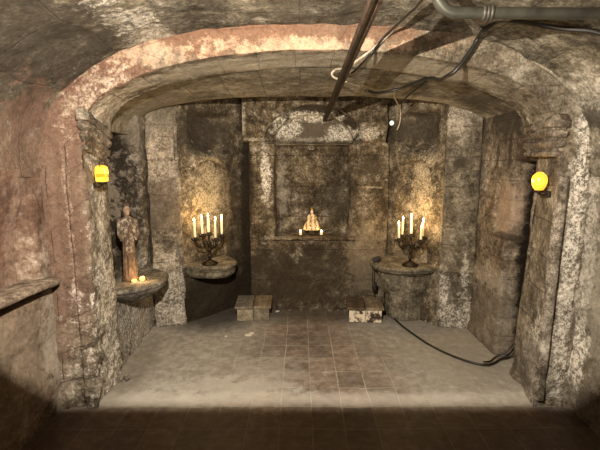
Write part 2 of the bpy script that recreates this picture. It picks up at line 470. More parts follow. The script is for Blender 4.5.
def build_arch():
    stone_d = (.36, .32, .25)
    m = masonry('arch_stone', dark=(.075, .058, .042), mid=(.20, .165, .12), lite=(.32, .275, .21), joints=('uv', .235, .9, .2), salt=.55, seed=2.6, scale=3.4, bump=.6, stains_and_shade=(
        ((-.55, 2.56, 2.42), (.62, .10, .20), TERRA, .85, .5), ((.25, 2.56, 2.44), (.75, .10, .16), TERRA, .75, .6), ((-1.25, 2.56, 2.10), (.38, .10, .45), BRICKRED, .92, .35),
        ((-1.56, 2.56, 1.35), (.27, .09, 1.1), ROSE, .85, .3), ((-.95, 2.56, 2.28), (.26, .10, .07), (.50, .36, .25), .6, 1.5), ((0, 2.57, 2.31), (.5, .06, .05), (.52, .36, .24), .6, 1.7),
        ((-1.445, 2.57, 1.15), (.03, .2, .5), (.50, .38, .29), .5, 1.4), ((-1.33, 2.82, .35), (.12, .2, .45), (.48, .43, .35), .6, 1.4), ((-1.43, 2.9, .4), (.15, .3, .6), SALT, .55, 1.6),
        ((1.62, 2.60, .28), (.16, .25, .28), SALT, .8, 1.4), ((1.62, 2.75, .22), (.12, .30, .20), (.12, .10, .075), .75, .9), ((1.735, 2.60, 1.15), (.055, .2, 1.1), (.66, .61, .53), .95, .9),
        ((1.55, 2.8, 1.2), (.12, .3, .14), (.10, .08, .055), .5, .9), ((-1.22, 2.82, 2.02), (.25, .28, .28), (.56, .48, .37), .6, 1.3), ((-1.335, 2.84, 1.05), (.08, .17, .55), SALT, .6, 2.0),
        ((0.2, 2.86, 2.25), (1.35, .2, .22), (.44, .39, .30), .65, .5)))
    up = lambda z: 1 - min(1, max(0, (z - 1.70) / .12))
    half_f = lambda z, sd: 1.425 + (.028 if sd < 0 else .055) * up(z) + (.02 if sd < 0 else -.02) * max(0, 1 - z / .55)
    half_b = lambda z, sd: 1.47 + (.055 if sd < 0 else .06 + .07 * min(1, z / 1.25)) * up(z)
    n = 420
    ks = np.linspace(0, 1, n)
    A = np.array([arch_in(k, half_f, 1.425, RISE, SP) for k in ks])
    Bk = np.array([arch_in(k, half_b, 1.47, .41, SP) for k in ks])
    O = np.array([vault_prof(k) for k in ks])
    O = O + (O - np.array([CX, 1.2])) * .012
    rows = []; v = []
    for j in range(26):                                  # face of the ring and piers, from the outer line inwards
        f = j / 25
        rows.append(np.column_stack([O[:, 0] * (1 - f) + A[:, 0] * f, np.full(n, E), O[:, 1] * (1 - f) + A[:, 1] * f])); v.append(-.25 * (1 - f))
    for j in range(1, 4):                                # worn arris
        f = j / 3
        c = np.column_stack([A[:, 0] * (1 - .07 * f) + Bk[:, 0] * .07 * f, np.full(n, E + .03 * f), A[:, 1] * (1 - .07 * f) + Bk[:, 1] * .07 * f])
        rows.append(c); v.append(.03 * f)
    for j in range(1, 31):
        f = .07 + .93 * j / 30
        rows.append(np.column_stack([A[:, 0] * (1 - f) + Bk[:, 0] * f, np.full(n, E + (D2 - E) * f), A[:, 1] * (1 - f) + Bk[:, 1] * f])); v.append(.46 * f)
    ctr = np.array([CX, 1.2])
    for j in range(1, 12):
        q = Bk + (Bk - ctr) / np.linalg.norm(Bk - ctr, axis=1, keepdims=True) * .45 * j / 11
        q[:, 1] = np.where(Bk[:, 1] < .9, Bk[:, 1], q[:, 1])
        rows.append(np.column_stack([q[:, 0], np.full(n, D2), q[:, 1]])); v.append(.46 + .4 * j / 11)
    P = np.stack(rows, 1)
    s = np.concatenate([[0], np.cumsum(np.linalg.norm(np.diff(A, axis=0), axis=1))])
    UV = np.stack([np.array(v)[None, :] * np.ones((n, 1)), s[:, None] * np.ones((1, len(v)))], -1)
    N = normals(P)
    amp = .011 + .035 * np.exp(-((P[..., 2] - .15) / .22) ** 2) + .02 * np.exp(-((P[..., 0] + 1.2) / .35) ** 2)
    d = fbm(P, 6, 5, 9) * amp
    face = (np.array(v) <= 0)[None, :] & (P[..., 2] < 1.75)
    x = P[..., 0]
    d2 = np.where(face, .028 * (sstep(-1.445, -1.435, x) * sstep(-1.335, -1.345, x)) + .02 * sstep(-1.53, -1.55, x), 0)
    P = P + N * d[..., None]
    P[..., 1] -= d2
    G = Grids(); G.add(P, UV)
    props(G.build('wall_arch', m), 'wide low masonry arch with a reddish brick face framing the chapel', 'wall', kind='structure')

    mi = masonry('impost_stone', dark=(.06, .046, .034), mid=(.17, .135, .10), lite=(.30, .25, .19), salt=.8, seed=8.2, scale=6, bump=.7)
    prof = [(-.03, 1.69), (.014, 1.694), (.022, 1.708), (.018, 1.722), (.002, 1.726), (.002, 1.742), (.016, 1.748), (.032, 1.768), (.036, 1.786), (.014, 1.790), (.014, 1.806), (.034, 1.812), (.050, 1.832), (.052, 1.848), (.028, 1.852), (.028, 1.866), (.058, 1.870), (.062, 1.905), (.03, 1.94), (-.03, 1.96)]
    for side, nm, lab in ((-1, 'trim_1', 'worn moulded stone impost at the left foot of the arch'), (1, 'trim_2', 'worn moulded stone impost at the right foot of the arch')):
        a0 = np.array([CX + side * (1.445 + (.015 if side < 0 else .05)), E + .004]); a1 = np.array([CX + side * 1.445, E + .004]); a2 = np.array([CX + side * 1.525, D2 + .02])
        d0 = np.array([0., -1.]); dj = (a2 - a1) / np.linalg.norm(a2 - a1); nj = np.array([-side * dj[1], side * dj[0]])
        mit = (d0 + nj) / (1 + d0 @ nj)
        path = []
        for f in np.linspace(0, 1, 8)[:-1]: path.append((a0 + (a1 - a0) * f, d0))
        path.append((a1, mit * .9))
        for f in np.linspace(0, 1, 28)[1:]: path.append((a1 + (a2 - a1) * f, nj))
        pts = np.array([[[*(p + nn * r * .8), z + (.02 - .09 * np.clip((p[1] - E) / (D2 - E), 0, 1) if side < 0 else -.02)] for r, z in prof] for p, nn in path])
        pts = pts + (fbm(pts, 10, 3, 21 + side) * .008)[..., None] * np.array([0.6, .5, .7])
        # resample the profile finer
        fine = np.linspace(0, len(prof) - 1, 70); lo = np.floor(fine).astype(int).clip(0, len(prof) - 2); fr = fine - lo
        pts = pts[:, lo] * (1 - fr)[None, :, None] + pts[:, lo + 1] * fr[None, :, None]
        G = Grids(); G.add(pts, rough=.006, scale=26, seed=5)
        props(G.build(nm, mi), lab, 'moulding', kind='structure')

    # thin engaged strip with a rounded head on the right pier
    ms = masonry('strip_stone', dark=(.07, .055, .042), mid=(.20, .165, .125), lite=(.36, .31, .25), salt=.7, seed=3.9, scale=7, bump=.6)
    nz, nt = 130, 15
    th = np.linspace(-PI / 2, PI / 2, nt)
    z = np.linspace(.06, 1.565, nz)
    P = np.zeros((nz, nt, 3))
    hw = .030 * np.sqrt(np.clip(1 - np.clip((z - 1.535) / .030, 0, 1) ** 2, 0.0004, 1))
    xs = 1.622 + .016 * (z - 1)
    P[..., 0] = xs[:, None] + hw[:, None] * np.sign(np.sin(th))[None, :] * np.abs(np.sin(th))[None, :] ** .6
    P[..., 1] = E + .006 - (.042 * (hw / .030))[:, None] * (np.cos(th)[None, :] ** .5)
    P[..., 2] = z[:, None]
    P = P + (fbm(P, 9, 4, 33) * .012)[..., None] * np.array([.7, 1, 0])
    G = Grids(); G.add(P)
    props(G.build('trim_3', ms), 'narrow round-headed stone strip running up the right pier', 'moulding', kind='structure')

    # stone sill under the recess of the left wall
    ml = masonry('ledge_stone', dark=(.10, .07, .05), mid=(.22, .165, .12), lite=(.34, .27, .2), salt=.4, seed=6.1, scale=6, bump=.5)
    bm = bmesh.new()
    prof = [(-.10, .905), (.07, .905), (.088, .896), (.09, .878), (.076, .866), (.03, .862), (-.02, .86)]
    ys = np.linspace(.6, 2.56, 70)
    P = np.zeros((len(ys), len(prof), 3))
    for i, yy in enumerate(ys):
        e = min(1, (2.565 - yy) / .05) ** .5
        for j, (p, zz) in enumerate(prof): P[i, j] = (LW + .02 + (p * e if p > 0 else p), yy, zz + .015 + .05 * (2.56 - yy))
    bm.free()
    P = P + (fbm(P, 9, 4, 3) * .016)[..., None] * np.array([.6, .2, .6])
    G = Grids(); G.add(P, rough=.006, scale=18)
    props(G.build('trim_4', ml), 'rounded stone sill along the left wall', 'sill', kind='structure')
build_arch()

# ---- chapel walls
PL = [(-1.435, 3.955), (-1.165, 4.04), (-1.165, 4.30), (-1.6, 4.30)]
PR = [(1.37, 3.96), (1.675, 3.90), (1.9, 4.3), (1.37, 4.3)]

def build_chapel():
    # left side wall with the statue niche
    m = masonry('chapel_left', dark=(.05, .04, .03), mid=(.15, .125, .095), lite=(.30, .26, .21), salt=.7, seed=9.4, scale=4, bump=.7, streak=.3, stains_and_shade=(
        ((-1.43, 3.6, .25), (.3, .55, .42), (.55, .51, .45), .75, 1.4), ((-1.82, 3.45, 1.45), (.37, .8, 1.0), (.016, .012, .008), .95, .5, .15), ((-1.6, 3.75, 1.35), (.2, .08, .3), (.36, .3, .24), .45, 1.5),  # near-black colour stands in for the shade inside the niche
        ((-1.45, 3.85, 2.0), (.2, .25, .25), (.2, .17, .13), .6)))
    yc, r = 3.49, .385
    def fn(u, w, B):
        dy = B[..., 1] - yc
        zs = 1.78
        dz = np.clip(w - zs, 0, None) * .95
        q = r * r - dy * dy - dz * dz
        d = np.sqrt(np.clip(q, 0, None))
        d = np.where(w > .60, d, 0)
        edge = fbm(B, 7, 4, 55) * .10
        top = sstep(1.70, 1.95, w)
        return -d * 1.0 + edge * top * .5
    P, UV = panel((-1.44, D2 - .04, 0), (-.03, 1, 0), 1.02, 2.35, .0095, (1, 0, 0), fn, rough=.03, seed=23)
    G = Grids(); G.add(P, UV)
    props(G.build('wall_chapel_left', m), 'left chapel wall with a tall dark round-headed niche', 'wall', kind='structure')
    # right side wall with a dark slot behind the arch jamb
    m = masonry('chapel_right', dark=(.06, .046, .033), mid=(.17, .135, .10), lite=(.28, .235, .18), joints=('yz', .165, .55), salt=.35, seed=5.5, scale=3, bump=.5, stains_and_shade=(
        ((1.66, 3.5, 1.95), (.3, .28, .14), (.035, .028, .02), .9, .5), ((1.66, 3.16, 1.68), (.3, .05, .20), SOOT_SHADE, .8, .6), ((1.66, 3.42, 1.72), (.3, .03, .13), (.04, .03, .022), .7, .6), ((1.66, 3.62, 1.72), (.3, .03, .12), (.04, .03, .022), .7, .6),
        ((1.66, 3.45, 1.25), (.3, .16, .25), (.32, .235, .17), .7, .6), ((1.66, 3.5, .25), (.3, .4, .30), (.17, .145, .11), .6, .9), ((1.66, 3.6, .62), (.3, .35, .10), (.38, .34, .28), .45, 1.3), ((2.0, 3.2, .8), (.28, .22, 1.6), (.009, .006, .004), 1.0, .15, .1), ((1.72, 3.20, .9), (.06, .15, 1.0), (.06, .036, .024), .8, .3, .2), ((1.66, 3.40, 1.02), (.3, .13, .03), SOOT_SHADE, .7, 1.0)))  # near-black paints shade into the slot; small strip paints the ledge's shadow
    def fr(u, w, B):
        yy = B[..., 1]
        slot = sstep(3.035, 3.045, yy) * sstep(3.36, 3.34, yy) * sstep(1.66, 1.58, w)
        el = ((yy - 3.47) / .15) ** 2 + ((w - 1.27) / .25) ** 2
        led = np.exp(-((w - 1.03) / .018) ** 2) * sstep(3.28, 3.32, yy) * sstep(3.62, 3.56, yy)
        return -.30 * slot + .035 * (1 - np.clip(w / 1.3, 0, 1)) - .022 * sstep(1.08, .92, el) + .022 * led
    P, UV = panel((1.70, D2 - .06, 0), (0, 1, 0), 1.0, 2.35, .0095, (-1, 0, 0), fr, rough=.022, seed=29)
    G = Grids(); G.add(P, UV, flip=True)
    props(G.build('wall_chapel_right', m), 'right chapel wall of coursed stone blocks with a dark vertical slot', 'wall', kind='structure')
    # piers
    m = masonry('pier_left_stone', dark=(.055, .045, .034), mid=(.18, .15, .115), lite=(.30, .255, .20), joints=('xz', .33, .9, .3), salt=.6, seed=11.8, scale=4, bump=.65, stains_and_shade=(
        ((-1.36, 4.0, 1.65), (.13, .3, .24), (.52, .43, .33), .7, 1.5), ((-1.3, 4.0, .3), (.20, .3, .32), SALT, .5, 2.0), ((-1.32, 4.0, 1.22), (.3, .3, .22), (.12, .095, .07), .6, .6), ((-1.3, 4.0, 2.05), (.25, .3, .12), (.16, .14, .10), .5, .8)))
    G = Grids(); rough_prism(G, PL, -.03, 2.4, .014, .035, 3)
    props(G.build('wall_pier_left', m), 'square plastered stone pier right of the statue niche', 'pier', kind='structure')
    m = masonry('pier_right_stone', dark=(.06, .05, .036), mid=(.17, .145, .108), lite=(.27, .235, .18), joints=('xz', .28, .9, .55), salt=.12, seed=13.1, scale=4, bump=.55, stains_and_shade=(
        ((1.42, 3.95, 2.0), (.12, .4, .13), (.55, .48, .38), .7, 1.5), ((1.5, 3.95, 1.62), (.06, .3, .05), (.045, .035, .025), .8, .9), ((1.5, 3.95, .12), (.2, .3, .17), SALT, .6, 1.8), ((1.40, 3.95, .42), (.06, .2, .14), SALT, .6, 1.6), ((1.6, 3.9, .6), (.03, .2, .2), SALT, .5, 1.3)))
    G = Grids(); rough_prism(G, PR, -.03, 2.4, .014, .02, 8)
    props(G.build('wall_pier_right', m), 'square stone pier with white salt at its foot, right of the right candelabrum', 'pier', kind='structure')
    # diagonal walls with their shallow arched recesses
    def recess(uc, hw, z0, zs, dep, hollow):
        def f(u, w, B):
            top = zs + hw * np.sqrt(np.clip(1 - ((u - uc) / hw) ** 2, 0, 1)) * 1.05
            ins = sstep(hw + .006, hw - .006, np.abs(u - uc)) * sstep(z0 - .01, z0 + .01, w) * sstep(0.008, -.008, w - top)
            hl = np.sqrt(np.clip(1 - ((u - uc) / (hw * 1.35)) ** 2, 0, 1)) * sstep(1.70, 1.86, w) * sstep(2.16, 2.10, w - .0)
            return -dep * ins - hollow * hl
        return f
    for nm, a, b, uc, hw, seed, lab, st in (
        ('wall_back_left', (-1.17, 4.04), (-.56, 4.74), .40, .205, 31, 'slanting back wall behind the left candelabrum with an arched recess',
            (((-.95, 4.3, 1.95), (.4, .4, .22), (.045, .036, .026), .85, .6), ((-.93, 4.36, 1.9), (.02, .1, .14), (.50, .42, .3), .8, 1.0), ((-.92, 4.36, 1.25), (.17, .3, .36), (.52, .44, .30), .7, 1.5), ((-.9, 4.3, .22), (.6, .6, .40), SOOT_SHADE, .95, .3), ((-.72, 4.55, 1.0), (.14, .2, .9), SOOT_SHADE, .7, .6), ((-.58, 4.7, 1.1), (.10, .14, 1.4), SOOT_SHADE, .95, .3))),  # darkest patches paint shade under the shelf and in the gap by the altar
        ('wall_back_right', (1.375, 3.98), (.84, 4.74), .36, .20, 37, 'slanting back wall behind the right candelabrum with an arched recess',
            (((1.15, 4.3, 1.98), (.3, .4, .16), (.06, .048, .034), .8, .6), ((1.22, 4.2, 1.35), (.10, .2, .38), (.56, .47, .33), .7, 1.4), ((1.05, 4.4, .35), (.2, .3, .3), (.22, .19, .14), .5), ((.90, 4.62, 1.98), (.10, .2, .13), SOOT_SHADE, .9, .4)))):  # last patch paints shade into the upper gap beside the altar wall
        m = masonry(nm + '_plaster', dark=(.045, .034, .022), mid=(.13, .102, .066), lite=(.29, .235, .16), salt=.6, seed=seed * .7, scale=5, bump=.7, stains_and_shade=st)
        d = np.array([b[0] - a[0], b[1] - a[1], 0]); L = np.linalg.norm(d)
        nr = np.array([-d[1], d[0], 0]) if nm.endswith('right') else np.array([d[1], -d[0], 0])
        P, UV = panel((a[0], a[1], -.02), d, L, 2.42, .010, nr, recess(uc, hw, .60, 1.46, .08, .15), rough=.022, seed=seed)
        G = Grids(); G.add(P, UV)
        props(G.build(nm, m), lab, 'wall', kind='structure')
    # back wall: reredos block with an arch-headed niche
    ox = -1.0
    m = masonry('back_stone', dark=(.038, .028, .017), mid=(.10, .077, .048), lite=(.21, .168, .115), joints=('xz', .34, .7, .1), salt=.45, seed=15.2, scale=4, bump=.7, stains_and_shade=(
        ((.143, 4.55, 1.86), (.515, .4, .375), (.030, .023, .015), .85, .10, .04, 1.842), ((.143, 4.6, 1.86), (.425, .4, .285), (.125, .10, .07), .9, .10, .04, 1.842),  # dark band round the tympanum paints in the arch moulding's shade
        ((.12, 4.45, 1.785), (.06, .3, .03), (.50, .44, .34), .9, .15, .2), ((-.13, 4.5, 1.98), (.15, .3, .10), (.72, .66, .55), .98, 1.0), ((.12, 4.5, 2.10), (.28, .3, .05), (.68, .62, .5), .95, 1.2), ((.43, 4.5, 1.93), (.17, .3, .08), (.72, .66, .55), .98, 1.1), ((.70, 4.5, 1.94), (.12, .3, .06), (.62, .56, .45), .95, 1.3), ((.0, 4.5, 1.87), (.3, .3, .03), (.5, .44, .35), .5, 1.4),
        ((-.36, 4.45, 1.5), (.05, .3, .26), SALT, .85, 1.1), ((-.58, 4.45, 2.05), (.018, .3, .14), (.5, .44, .35), .7, 1.1), ((-.50, 4.45, 1.86), (.10, .3, .018), (.55, .48, .38), .8, .9), ((-.19, 4.55, 1.25), (.05, .3, .3), (.40, .36, .29), .4, 1.6),
        ((.40, 4.6, 1.18), (.14, .3, .22), (.05, .04, .028), .65, 1.0), ((-.55, 4.45, 1.4), (.055, .4, .5), SOOT_SHADE, .9, .7), ((.75, 4.45, 1.58), (.10, .3, .10), (.06, .046, .03), .8, 1.1), ((.15, 4.45, .68), (.12, .3, .10), SOOT_SHADE, .85, .9),  # tall dark strip at the left edge paints the gap's shadow
        ((.25, 4.45, .35), (.5, .3, .32), (.045, .034, .022), .7, .8), ((.72, 4.45, .6), (.2, .3, .4), (.24, .195, .135), .5, 1.2), ((-.35, 4.45, .3), (.45, .3, .42), (.040, .030, .019), .75, .8), ((-.2, 4.44, .82), (.2, .05, .025), (.5, .44, .34), .5, 1.5), ((.75, 4.45, 1.36), (.12, .2, .012), (.5, .42, .3), .7, .7)))  # wide dark patches paint in the shade low down behind the boxes
    def fb(u, w, B):
        x = B[..., 0]
        wob = fbm(B * np.array([1, 1, 1]), 6, 3, 77) * .014
        x = x + wob; ww = w + wob
        up = sstep(-.612, -.602, x) * sstep(.915, .905, x) * sstep(1.85, 1.862, ww)
        lw = sstep(-.555, -.543, x) * sstep(.955, .945, x) * sstep(1.862, 1.85, ww)
        blk = np.clip(up + lw, 0, 1)
        d = -.38 * (1 - blk) + .05 * up
        xc = .143
        # arch band, tympanum, rectangular niche
        ell = ((x - xc) / .515) ** 2 + ((w - 1.86) / .372) ** 2
        eli = ((x - xc) / .425) ** 2 + ((w - 1.86) / .285) ** 2
        above = sstep(1.838, 1.846, w)
        d = d - .085 * sstep(1.02, .98, ell) * above - .12 * sstep(1.03, .97, eli) * above
        rect = sstep(-.277, -.265, x) * sstep(.54, .53, x) * sstep(.842, .848, w) * sstep(1.832, 1.824, w)
        d = d - .24 * rect
        sill = sstep(-.31, -.30, x) * sstep(.585, .575, x) * np.exp(-((w - .828) / .014) ** 4)
        knob = .05 * np.clip(1 - ((x - .12) / .055) ** 2 - ((w - 1.785) / .028) ** 2, 0, 1) ** .5
        return d + .06 * sill + knob * 1.2
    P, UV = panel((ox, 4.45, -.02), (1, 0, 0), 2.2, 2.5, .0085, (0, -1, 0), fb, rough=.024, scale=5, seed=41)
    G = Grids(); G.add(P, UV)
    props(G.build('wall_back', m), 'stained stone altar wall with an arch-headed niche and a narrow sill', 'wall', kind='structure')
    # chapel vault and the dark ceiling over the apse
    m = masonry('chapel_vault', dark=(.13, .115, .085), mid=(.27, .235, .175), lite=(.36, .32, .25), joints=('yx', .3, .9), salt=.25, seed=17.5, scale=3, bump=.35, stains_and_shade=(
        ((1.45, 3.5, 1.95), (.3, .4, .28), (.04, .032, .024), .85, .5), ((-1.3, 3.8, 2.1), (.35, .3, .2), (.19, .165, .125), .5), ((1.2, 3.9, 2.2), (.3, .15, .15), (.40, .35, .27), .5, 1.2)))
    ks = np.linspace(0, 1, 260)
    rows = []
    for yy, b, out in [(D2 - .03 + .03 * j, .40 - .06 * j / 30, 0) for j in range(31)] + [(3.965, .34, .04 * j) for j in range(1, 7)]:
        pr = []
        for k in ks:
            th = PI * (1 - k); cs, sn = math.cos(th), math.sin(th); n = 2.6
            pr.append((.11 + (1.66 + out) * math.copysign(abs(cs) ** (2 / n), cs), yy, 1.88 + (b + out) * abs(sn) ** (2 / n)))
        rows.append(pr)
    P = np.array(rows).transpose(1, 0, 2)
    G = Grids(); G.add(P, rough=.016, scale=4, seed=45)
    props(G.build('ceiling_chapel', m), 'smooth low plaster vault over the chapel', 'ceiling', kind='structure')
    ma = masonry('apse_soot', dark=(.03, .025, .018), mid=(.08, .065, .047), lite=(.14, .115, .085), salt=.2, seed=19, scale=4)
    x = np.linspace(-1.7, 1.9, 60)[:, None] * np.ones((1, 24)); y = np.linspace(3.9, 4.95, 24)[None, :] * np.ones((60, 1))
    G = Grids(); G.add(np.stack([x, y, np.full_like(x, 2.40)], -1), rough=.02)
    props(G.build('ceiling_apse', ma), 'sooty ceiling over the altar end', 'ceiling', kind='structure')
build_chapel()

# ------------------------------------------------------------------ corbel shelves
def corbel(name, loc, ang, rx, ry, zt, prof, mat, label):
    """half-round stone shelf; local +y points away from the wall"""
    root = empty(name, (loc[0], loc[1], zt), ang)
    G = Grids()
    th = np.linspace(-.12, PI + .12, 70)
    def surf(pr, close):
        P = np.zeros((len(th), len(pr), 3))
        for j, (r, z) in enumerate(pr):
            P[:, j, 0] = np.cos(th) * rx * r; P[:, j, 1] = np.sin(th) * ry * r; P[:, j, 2] = z
        return P
    def fine(pr, step=.03):
        out = []
        for (r0, z0), (r1, z1) in zip(pr[:-1], pr[1:]):
            k = max(1, int(math.hypot((r1 - r0) * rx, z1 - z0) / .012))
            for i in range(k): out.append((r0 + (r1 - r0) * i / k, z0 + (z1 - z0) * i / k))
        return out + [pr[-1]]
    P = surf(fine(prof[0]), True)
    P = P + (fbm(P + np.array(loc + (0,)), 8, 4, 3) * .012)[..., None] * np.array([1, 1, .5])
    G.add(P); o = G.build('shelf_top', mat, root)
    P = surf(fine(prof[1]), True)
    P = P + (fbm(P + np.array(loc + (0,)), 8, 4, 4) * .018)[..., None]
    G = Grids(); G.add(P); G.build('corbel', mat, root)
    props(root, label, 'shelf', 'half-round stone shelves')
    return root

slab = [(0, 0), (.5, .001), (.95, 0), (1.0, -.008), (1.01, -.022), (.985, -.034), (.955, -.040), (.965, -.050), (.94, -.06), (.3, -.062)]
cove = [(.93, -.055), (.90, -.075), (.86, -.09), (.85, -.105), (.80, -.125), (.66, -.155), (.48, -.18), (.36, -.20), (.24, -.27), (.16, -.33), (.12, -.40), (0, -.43)]
m_shelf = masonry('shelf_stone', dark=(.07, .058, .04), mid=(.18, .155, .11), lite=(.29, .25, .18), salt=.3, seed=22, scale=8, bump=.5)
m_shelf2 = masonry('shelf_stone_grey', dark=(.065, .055, .045), mid=(.15, .13, .105), lite=(.26, .23, .19), salt=.4, seed=24, scale=8, bump=.5)
tl = (-1.165 + -.63) / 2 - .0, 4.36
corbel('wall_shelf', (-.98, 4.26), math.atan2(-.66, .755) - PI / 2, .26, .37, .615, (slab, [(.93, -.055), (.96, -.075), (.95, -.10), (.88, -.118), (.86, -.13), (.6, -.15), (.2, -.165), (0, -.17)]), m_shelf, 'half-round stone shelf under the left candelabrum')
corbel('wall_shelf', (1.15, 4.30), math.atan2(-.58, -.815) - PI / 2, .36, .45, .605, (slab, [(.90, -.055), (.88, -.075), (.80, -.085), (.78, -.12), (.72, -.22), (.60, -.34), (.50, -.60)]), m_shelf, 'half-round stone shelf under the right candelabrum')
corbel('wall_shelf', (-1.47, 3.475), -PI / 2, .365, .315, .64, ([(0, 0), (.5, .002), (.96, 0), (1.0, -.01), (1.0, -.026), (.975, -.036), (.3, -.038)], [(.95, -.035), (.96, -.05), (.92, -.07), (.84, -.095), (.80, -.105), (.70, -.125), (.5, -.155), (.25, -.175), (0, -.18)]), m_shelf2, 'grey half-round stone shelf under the statue in the left niche')

# ------------------------------------------------------------------ metals, wax, flames
iron = plain('wrought_iron', (.035, .026, .018), .5, .7, .4, 60, .3)
wax = NT('candle_wax'); wax.b.inputs['Subsurface Weight'].default_value = .3; wax.b.inputs['Subsurface Radius'].default_value = (.02, .012, .006)
wax = wax.done(wax.ramp(wax.noise(30, 4), [(.3, (.78, .66, .42)), (.7, (.88, .78, .55))]), .5, .4)
flame_m = glow('candle_flame', (1, .62, .22), 38)
FLAMES = []

def flame_bm(h=.034, r=.0075):
    bm = bmesh.new()
    lathe(bm, [(0, 0), (r * .6, h * .08), (r, h * .28), (r * .85, h * .5), (r * .4, h * .78), (0, h)], 12)
    return bm

def candle(name, x, y, z, h, r, label, group, lit=True, power=.35, cat='candle', tilt=(0, 0)):
    root = empty(name, (x, y, z))
    root.rotation_euler = (tilt[0], tilt[1], 0)
    bm = bmesh.new()
    lathe(bm, [(0, 0), (r, 0), (r * 1.03, h * .2), (r * .97, h * .6), (r * .93, h * .95), (r * .8, h), (r * .5, h - r * .35), (0, h - r * .45)], 14)
    from_bm('wax_stick', bm, wax, root)
    bm = bmesh.new(); tube(bm, [(0, 0, h - r * .5), (0.0005, 0, h + .004), (.001, 0, h + .009)], .0011, 6, 2)
    from_bm('wick', bm, iron, root)
    f = from_bm('flame', flame_bm(.034 if h > .08 else .026), flame_m, root); f.location = (0, 0, h + .004)
    props(root, label, cat, group)
    FLAMES.append((x, y, z + h + .022, power))
    return root

def candelabrum(loc, rot, label, labels, hs, group):
    root = empty('candelabrum', loc, rot)
    bm = bmesh.new()
    lathe(bm, [(0, 0), (.078, 0), (.080, .008), (.070, .014), (.060, .018), (.048, .030), (.030, .038), (.018, .048), (0, .05)], 28)
    for k in range(3):
        a = 2 * PI * k / 3 + .4
        ball(bm, (.07 * math.cos(a), .07 * math.sin(a), .008), (.014, .014, .008), u=10, v=8)
    from_bm('base', bm, iron, root)
    bm = bmesh.new()
    lathe(bm, [(0, .045), (.014, .048), (.010, .06), (.022, .075), (.024, .085), (.012, .10), (.010, .12), (.018, .135), (.022, .15), (.014, .165), (.011, .18), (.020, .20), (.026, .215), (.018, .23), (.010, .245), (.009, .275), (0, .276)], 18)
    from_bm('stem', bm, iron, root)
    R = .145
    def cup(bm, c):
        M = Matrix.Translation(c)
        lathe(bm, [(0, -.006), (.008, -.004), (.012, .004), (.030, .010), (.034, .018), (.031, .019), (.016, .015), (.0135, .016), (.016, .030), (.0165, .044), (.0135, .044), (.012, .03), (0, .028)], 16, M)
        for k in range(6):      # leaf tips round the drip pan
            a = PI * k / 3
            q = Vector(c) + Vector((.033 * math.cos(a), .033 * math.sin(a), .022))
            ball(bm, q, (.009, .009, .012), u=8, v=6)
    spots = []
    for k in range(4):
        a = rad(45 + 90 * k)
        dx, dy = math.cos(a), math.sin(a)
        bm = bmesh.new()
        tube(bm, [(0, 0, .205), (dx * .045, dy * .045, .175), (dx * .09, dy * .09, .178), (dx * .134, dy * .134, .205), (dx * R, dy * R, .245)], .0065, 8, 6)
        # scroll curled back under each arm
        sc = [(dx * (.07 + .024 * math.cos(t)), dy * (.07 + .024 * math.cos(t)), .208 + .024 * math.sin(t) * .9) for t in np.linspace(-PI / 2, PI * 1.2, 9)]
        tube(bm, sc, .0045, 7, 3)
        ar = from_bm('arm', bm, iron, root)
        bm = bmesh.new(); cup(bm, (dx * R, dy * R, .247)); from_bm('candle_cup', bm, iron, ar)
        spots.append((dx * R, dy * R, .277))
    bm = bmesh.new(); cup(bm, (0, 0, .282)); from_bm('candle_cup', bm, iron, root)
    spots.append((0, 0, .312))
    props(root, label, 'candelabrum', 'five-light candelabra')
    M = Matrix.Translation(loc) @ Matrix.Rotation(rot, 4, 'Z')
    W = [M @ Vector(s) for s in spots]
    order = sorted(range(5), key=lambda i: W[i].x / W[i].y)
    for rank, i in enumerate(order):
        candle('taper_candle', W[i].x, W[i].y, W[i].z, hs[rank], .0115, labels[rank], group, tilt=(rad(random.uniform(-1.5, 1.5)), rad(random.uniform(-2.5, 2.5))))
    return root

names = ('leftmost of the five', 'second from the left', 'middle one on the raised centre cup', 'second from the right', 'rightmost of the five')
candelabrum((-.906, 4.07, .618), rad(-7), 'black iron five-light candelabrum on the left half-round shelf',
            ['lit ivory taper on the left candelabrum, ' + s for s in names], (.165, .175, .165, .185, .175), 'tapers on the left candelabrum')
candelabrum((1.10, 4.052, .608), rad(-22), 'black iron five-light candelabrum on the right half-round shelf',
            ['lit ivory taper on the right candelabrum, ' + s for s in names], (.145, .165, .175, .135, .16), 'tapers on the right candelabrum')

